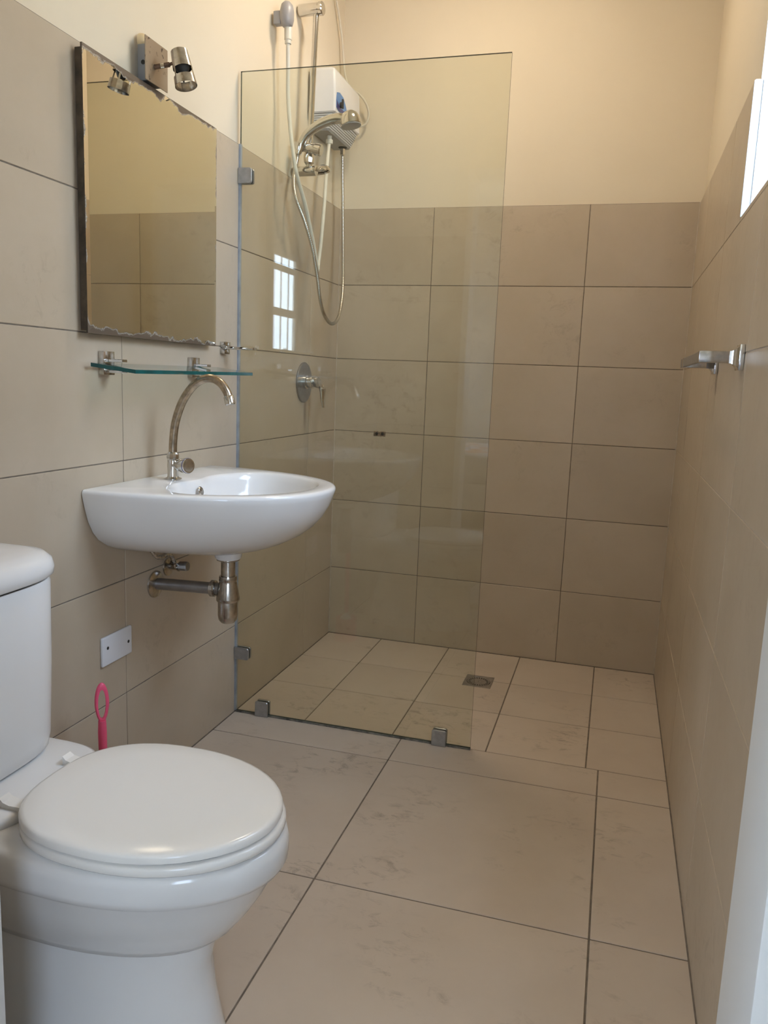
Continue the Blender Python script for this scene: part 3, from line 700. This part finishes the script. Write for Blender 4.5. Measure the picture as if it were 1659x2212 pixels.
def rplate(x0, x1, y0, y1, z0, z1, rad, corners):
    pts = []
    cs = [(x1-rad, z0+rad, -PI/2), (x1-rad, z1-rad, 0), (x0+rad, z1-rad, PI/2), (x0+rad, z0+rad, PI)]
    sq = [(x1, z0), (x1, z1), (x0, z1), (x0, z0)]
    for k, (cx_, cz_, st) in enumerate(cs):
        if corners[k]: pts += [(cx_+rad*math.cos(st+PI/2*i/6), cz_+rad*math.sin(st+PI/2*i/6)) for i in range(7)]
        else: pts.append(sq[k])
    mx_, mz_ = (x0+x1)/2, (z0+z1)/2
    ins = lambda p, e: (mx_+(p[0]-mx_)*(1-e), mz_+(p[1]-mz_)*(1-e))
    return MB().loft([[Vector((*[ins(p, .05)[0]], y0, ins(p, .05)[1])) for p in pts], [Vector((p[0], y0+(y1-y0)*.22, p[1])) for p in pts], [Vector((p[0], y1-(y1-y0)*.22, p[1])) for p in pts], [Vector((ins(p, .05)[0], y1, ins(p, .05)[1])) for p in pts]])
for a, b in (((.0003, 1.686), (.0455, 1.731)), ((.0003, .188), (.053, .229))):
    for s in (-1, 1):
        rplate(a[0], b[0], GY+s*.0042, GY+s*.0125, a[1], b[1], .008, (1, 1, 0, 0)).build('wall_clamp', 'clamp_metal', gs)
for x in (.079, .681):
    for s in (-1, 1):
        rplate(x, x+.046, GY+s*.0042, GY+s*.0135, .0003, .052, .007, (0, 1, 1, 0)).build('floor_clamp', 'clamp_metal', gs)

# ------------------------------------------------------------------ shower valve
va = thing('shower_valve', 'round chrome shower mixer plate with a lever on the left wall', 'shower valve', (0, 2.868, 1.098))
MB().lathe([(.076, .0004), (.076, .004), (.073, .0065)], (0, 2.868, 1.098), (1, 0, 0), 48).build('face_plate', 'steel_satin', va)
MB().lathe([(.026, .006), (.0255, .016), (.021, .018), (.0205, .030), (.0235, .032), (.0235, .040), (.019, .042)], (0, 2.868, 1.100), (1, 0, 0), 28).build('neck', 'chrome', va)
lev = MB()
def sec(c, u, w, a, b, n=16): return [Vector(c)+Vector(u)*(a*math.cos(2*PI*i/n))+Vector(w)*(b*math.sin(2*PI*i/n)) for i in range(n)]
yv = 2.868
lev.loft([sec((.040, yv, 1.102), (0, 1, 0), (0, 0, 1), .019, .019), sec((.052, yv, 1.102), (0, 1, 0), (0, 0, 1), .022, .022), sec((.066, yv, 1.098), (0, 1, 0), (-.25, 0, 1), .024, .023),
          sec((.076, yv, 1.085), (0, 1, 0), (-1, 0, .75), .022, .0135), sec((.079, yv-.001, 1.062), (0, 1, 0), (-1, 0, .3), .018, .0095), sec((.081, yv-.002, 1.035), (0, 1, 0), (-1, 0, .1), .015, .0068), sec((.085, yv-.003, 1.007), (0, 1, 0), (-1, 0, 0), .0115, .0048)])
lev.build('lever', 'chrome', va, ang=60)

# ------------------------------------------------------------------ slide rail, soap dish, handsets
ra = thing('slide_rail', 'chrome vertical shower slide rail on the left wall', 'shower rail', (0, 2.745, 1.82))
MB().tube([(.060, 2.763, 2.352), (.059, 2.728, 1.835)], .0098, 18).build('rail', 'chrome', ra)
MB().lathe([(.019, .0004), (.0195, .01), (.0195, .066), (.0185, .072), (.0215, .0722), (.0215, .083), (.019, .086)], (0, 2.762, 2.352), (1, -.03, 0), 28).build('top_bracket', 'chrome', ra)
MB().lathe([(.016, .0004), (.0165, .006), (.0165, .082), (.0155, .085)], (0, 2.735, 1.824), (1, -.04, 0), 28).build('bottom_bracket', 'chrome', ra)
sl = MB().lathe([(.012, 0), (.0175, .006), (.0195, .020), (.018, .034), (.012, .042)], (.059, 2.728, 1.844), (0, .03, 1), 10).build('slider_nut', 'chrome', ra, ang=20)
hd = MB().lathe([(.015, 0), (.0165, .004), (.0165, .062), (.0200, .064), (.0200, .084), (.017, .087)], (.026, 2.708, 1.902), (.95, .02, -.2), 24).build('handset_holder', 'chrome', ra)
MB().lathe([(.0175, -.012), (.0185, .0), (.0175, .010), (.013, .013)], (.036, 2.690, 1.893), (.25, .0, 1), 20).build('holder_cup', 'chrome', hd)
sd = MB().lathe([(.005, .024), (.018, .022), (.027, .014), (.0315, .003), (.0305, 0), (.024, .004)], (.086, 2.79, 1.832), (-.22, -.1, 1), 28, (True, False)).build('soap_dish', 'chrome', ra)
# chrome handset
hs = thing('chrome_shower_handset', 'chrome hand shower resting in the slide rail holder', 'shower head', (.036, 2.690, 1.88))
hp = [(.034, 2.688, 1.868), (.043, 2.688, 1.895), (.060, 2.689, 1.926), (.083, 2.690, 1.946), (.112, 2.692, 1.963), (.142, 2.694, 1.974), (.172, 2.696, 1.979), (.200, 2.698, 1.977)]
MB().tube(hp, lambda t: .0105+.0050*math.sin(min(1, t*1.35)*PI/2)+(.002*t), 18, smooth=5).build('handle', 'chrome', hs)
hn = Vector((.20, 0, -1)).normalized(); hc = Vector((.215, 2.699, 1.976))
MB().lathe([(.006, -.027), (.016, -.0245), (.026, -.017), (.0325, -.005), (.0355, .008), (.0360, .019), (.0345, .021)], hc, hn, 36).build('head', 'chrome', hs)
MB().lathe([(.0345, .0195), (.034, .0235), (.024, .0245)], hc, hn, 36).build('spray_face', 'gray_plastic', hs)
mh = [(.034, 2.688, 1.868), (.031, 2.680, 1.83), (.034, 2.655, 1.775), (.050, 2.640, 1.715), (.078, 2.655, 1.64), (.095, 2.690, 1.555), (.102, 2.722, 1.47), (.106, 2.745, 1.395), (.110, 2.785, 1.340), (.108, 2.868, 1.318), (.100, 2.965, 1.352), (.085, 3.045, 1.455), (.068, 3.085, 1.60), (.056, 3.10, 1.78), (.050, 3.098, 1.95), (.050, 3.095, 2.035)]
P = catmull(mh, 40)
L_ = len(P)
ho = MB().tube(P, lambda t: .0062+.0006*math.sin(t*L_*2.1), 9).build('metal_hose', 'hose_metal', hs, ang=80)
# instant water heater near the corner
wh = thing('water_heater', 'white instant water heater on the left wall by the corner', 'water heater', (.012, 3.0, 2.01))
def hr(z, ins, dpt, y0=2.862, y1=3.150):
    a, b_ = .002, dpt-ins
    pts = []; rad = .009
    for (cx_, cy_, st) in ((b_-rad, y0+ins+rad, -PI/2), (b_-rad, y1-ins-rad, 0)):
        for k in range(7):
            t = st+PI/2*k/6
            bul = .0
            pts.append(Vector((cx_+rad*math.cos(t), cy_+rad*math.sin(t), z)))
    pts.append(Vector((a, y1-ins, z))); pts.append(Vector((a, y0+ins, z)))
    return pts
hb = MB().loft([hr(2.056, .004, .100), hr(2.060, 0, .100), hr(2.10, 0, .100), hr(2.15, 0, .098), hr(2.195, 0, .096), hr(2.204, .003, .095), hr(2.209, .010, .094)])
hbo = hb.build('casing', 'heater_plastic', wh, ang=40)
gr = MB().loft([hr(2.0, .020, .088), hr(2.03, .012, .094), hr(2.056, .007, .098)]).build('lower_grille', 'grille_plastic', wh, ang=40)
for k in range(7):
    z = 2.008+k*.0068; ins = .0215-.0145*(z-2.0)/.056-.0035
    MB().loft([hr(z, ins, .088+.010*(z-2)/.056), hr(z+.0026, ins-.0004, .0885+.010*(z-2)/.056)]).build('grille_rib', 'white_plastic', gr)
# blue control panel with black knob on the front
def fpt(y, z, x=.1004): return Vector((x, y, z))
pan = [fpt(2.878, 2.125), fpt(2.905, 2.132), fpt(2.944, 2.127), fpt(2.970, 2.108), fpt(2.990, 2.088), fpt(2.955, 2.071), fpt(2.900, 2.068), fpt(2.873, 2.074), fpt(2.872, 2.10)]
cp = MB().loft([[p for p in pan], [p+Vector((.0018, 0, 0)) for p in pan]]).build('control_panel', 'blue_print', wh, smooth=False)
low = [fpt(2.8725, 2.098, .1023), fpt(2.895, 2.090, .1023), fpt(2.905, 2.083, .1023), fpt(2.960, 2.083, .1023), fpt(2.982, 2.0885, .1023), fpt(2.954, 2.0735, .1023), fpt(2.900, 2.0685, .1023), fpt(2.8735, 2.0745, .1023)]
MB().loft([low, [p+Vector((.0005, 0, 0)) for p in low]]).build('panel_band', 'navy_print', cp, smooth=False)
MB().lathe([(.0105, 0), (.010, .006), (.009, .007)], (.102, 2.912, 2.092), (1, 0, 0), 20).build('control_knob', 'dark', wh)
MB().rbox((.108, 2.908, 2.080), (.114, 2.916, 2.112), .001, 1).build('knob_grip', 'dark', wh)
MB().lathe([(.011, 0), (.0115, .004), (.0095, .040)][::-1], (.050, 2.947, 2.0), (0, 0, 1), 18).build('outlet_nozzle', 'hose_white', wh)
MB().lathe([(.012, -.028), (.013, -.026), (.013, -.014), (.009, -.012), (.009, .002)], (.050, 2.947, 2.0), (0, 0, 1), 18).build('outlet_nut', 'hose_white', wh)
MB().lathe([(.011, -.004), (.0165, -.002), (.0165, .004)], (.050, 3.096, 2.0), (0, 0, 1), 18).build('inlet_seal', 'dark', wh)
MB().lathe([(.0075, -.03), (.0105, -.028), (.0105, -.006), (.0085, -.003)], (.050, 3.096, 2.0), (0, 0, 1), 6).build('inlet_nut', 'chrome', wh, ang=20)
# heater cable
hcb = [(.004, 3.045, 2.60), (.006, 3.11, 2.52), (.010, 3.165, 2.42), (.014, 3.180, 2.34), (.022, 3.185, 2.285), (.040, 3.190, 2.243), (.075, 3.195, 2.225), (.105, 3.200, 2.190), (.116, 3.205, 2.150), (.105, 3.205, 2.115), (.075, 3.195, 2.103), (.05, 3.160, 2.10), (.045, 3.140, 2.10)]
MB().tube(hcb, .0042, 10, smooth=8).build('power_cable', 'cord_white', wh)
hcl = [(.012, 2.90, 2.212), (.02, 2.93, 2.226), (.03, 2.965, 2.232), (.035, 2.99, 2.222), (.035, 2.995, 2.205)]
MB().tube(hcl, .0028, 8, smooth=6).build('earth_wire', 'cord_white', wh)
# white handset with its hose
ws = thing('gray_shower_handset', 'gray hand shower with white hose clipped high on left wall', 'shower head', (.03, 2.565, 2.17))
rg = []
for zz, a, b_ in [(2.216, .012, .012), (2.222, .018, .020), (2.238, .022, .026), (2.262, .022, .0265), (2.280, .018, .022), (2.289, .010, .013)]:
    rg.append([Vector((.042+a*math.cos(2*PI*i/24), 2.556+b_*math.sin(2*PI*i/24), zz)) for i in range(24)])
MB().loft(rg).build('head', 'gray_plastic', ws, ang=50)
MB().rbox((.0005, 2.540, 2.222), (.026, 2.566, 2.262), .004, 2).build('wall_clip', 'gray_plastic', ws)
MB().lathe([(.0115, .050), (.0125, .048), (.0122, .012), (.0105, .010), (.0105, .0)], (.044, 2.563, 2.169), (0, 0, 1), 20).build('hose_collar', 'hose_white', ws)
wh_p = [(.044, 2.563, 2.172), (.043, 2.570, 2.10), (.042, 2.576, 2.02), (.052, 2.572, 1.93), (.066, 2.566, 1.85), (.076, 2.580, 1.775), (.080, 2.645, 1.70), (.082, 2.705, 1.615), (.083, 2.745, 1.55), (.084, 2.763, 1.508), (.082, 2.775, 1.497), (.079, 2.790, 1.520), (.073, 2.825, 1.60), (.065, 2.868, 1.72), (.056, 2.910, 1.86), (.050, 2.945, 1.975)]
MB().tube(wh_p, .0068, 12, smooth=8).build('hose', 'hose_white', ws)

# ------------------------------------------------------------------ towel bar on the right wall
tb = thing('towel_bar', 'short chrome towel bar on the right wall', 'towel bar', (W, 1.94, 1.165))
for y in (1.735, 2.160):
    MB().rbox((W-.010, y-.025, 1.166), (W-.0003, y+.025, 1.217), .002, 2).build('wall_plate', 'chrome', tb)
    st = MB()
    def sq(x, h): return [Vector((x, y-h, 1.1915-h)), Vector((x, y+h, 1.1915-h)), Vector((x, y+h, 1.1915+h)), Vector((x, y-h, 1.1915+h))]
    st.loft([sq(W-.0098, .022), sq(W-.014, .0165), sq(W-.020, .0128), sq(W-.026, .0118)]).build('flared_base', 'chrome', tb, ang=50)
    MB().rbox((W-.082, y-.0115, 1.180), (W-.0255, y+.0115, 1.203), .0012, 2).build('arm', 'chrome_worn', tb)
MB().rbox((W-.0815, 1.7236, 1.1805), (W-.0745, 2.225, 1.2025), .0012, 1).build('bar', 'steel_satin', tb)

# ------------------------------------------------------------------ floor drain
fd = thing('floor_drain', 'square stainless steel floor drain in the shower', 'drain', (.732, 2.89, 0))
cx, cy, hs_ = .732, 2.892, .053
n = 48
sqr = []
for i in range(n):
    t = 2*PI*i/n; c, s = math.cos(t), math.sin(t); k = hs_/max(abs(c), abs(s)); sqr.append((cx+c*k, cy+s*k*1.08))
def circ(r, z): return [Vector((cx+r*math.cos(2*PI*i/n), cy+r*math.sin(2*PI*i/n)*1.05, z)) for i in range(n)]
MB().loft([[Vector((x, y, .0002)) for x, y in sqr], [Vector((x, y, .0022)) for x, y in sqr], circ(.046, .0022), circ(.045, .0002)], True, (False, False)).build('drain_frame', 'steel_drain', fd)
gm = MB(); rr = [.0425, .0385, .0300, .012, .002]; zz = [.0016, .0008, .0004, .0010, .0012]
R_ = [circ(r, z) for r, z in zip(rr, zz)]
for k in range(4):
    for i in range(n):
        if k == 1 and i % 2 == 0: continue
        j = (i+1) % n; gm.add([R_[k][i], R_[k][j], R_[k+1][j], R_[k+1][i]], [(0, 1, 2, 3)])
gm.build('drain_grate', 'steel_drain', fd)
MB().loft([circ(.0445, .00018), circ(.001, .00018)], True, (False, True)).build('drain_well', 'dark', fd)
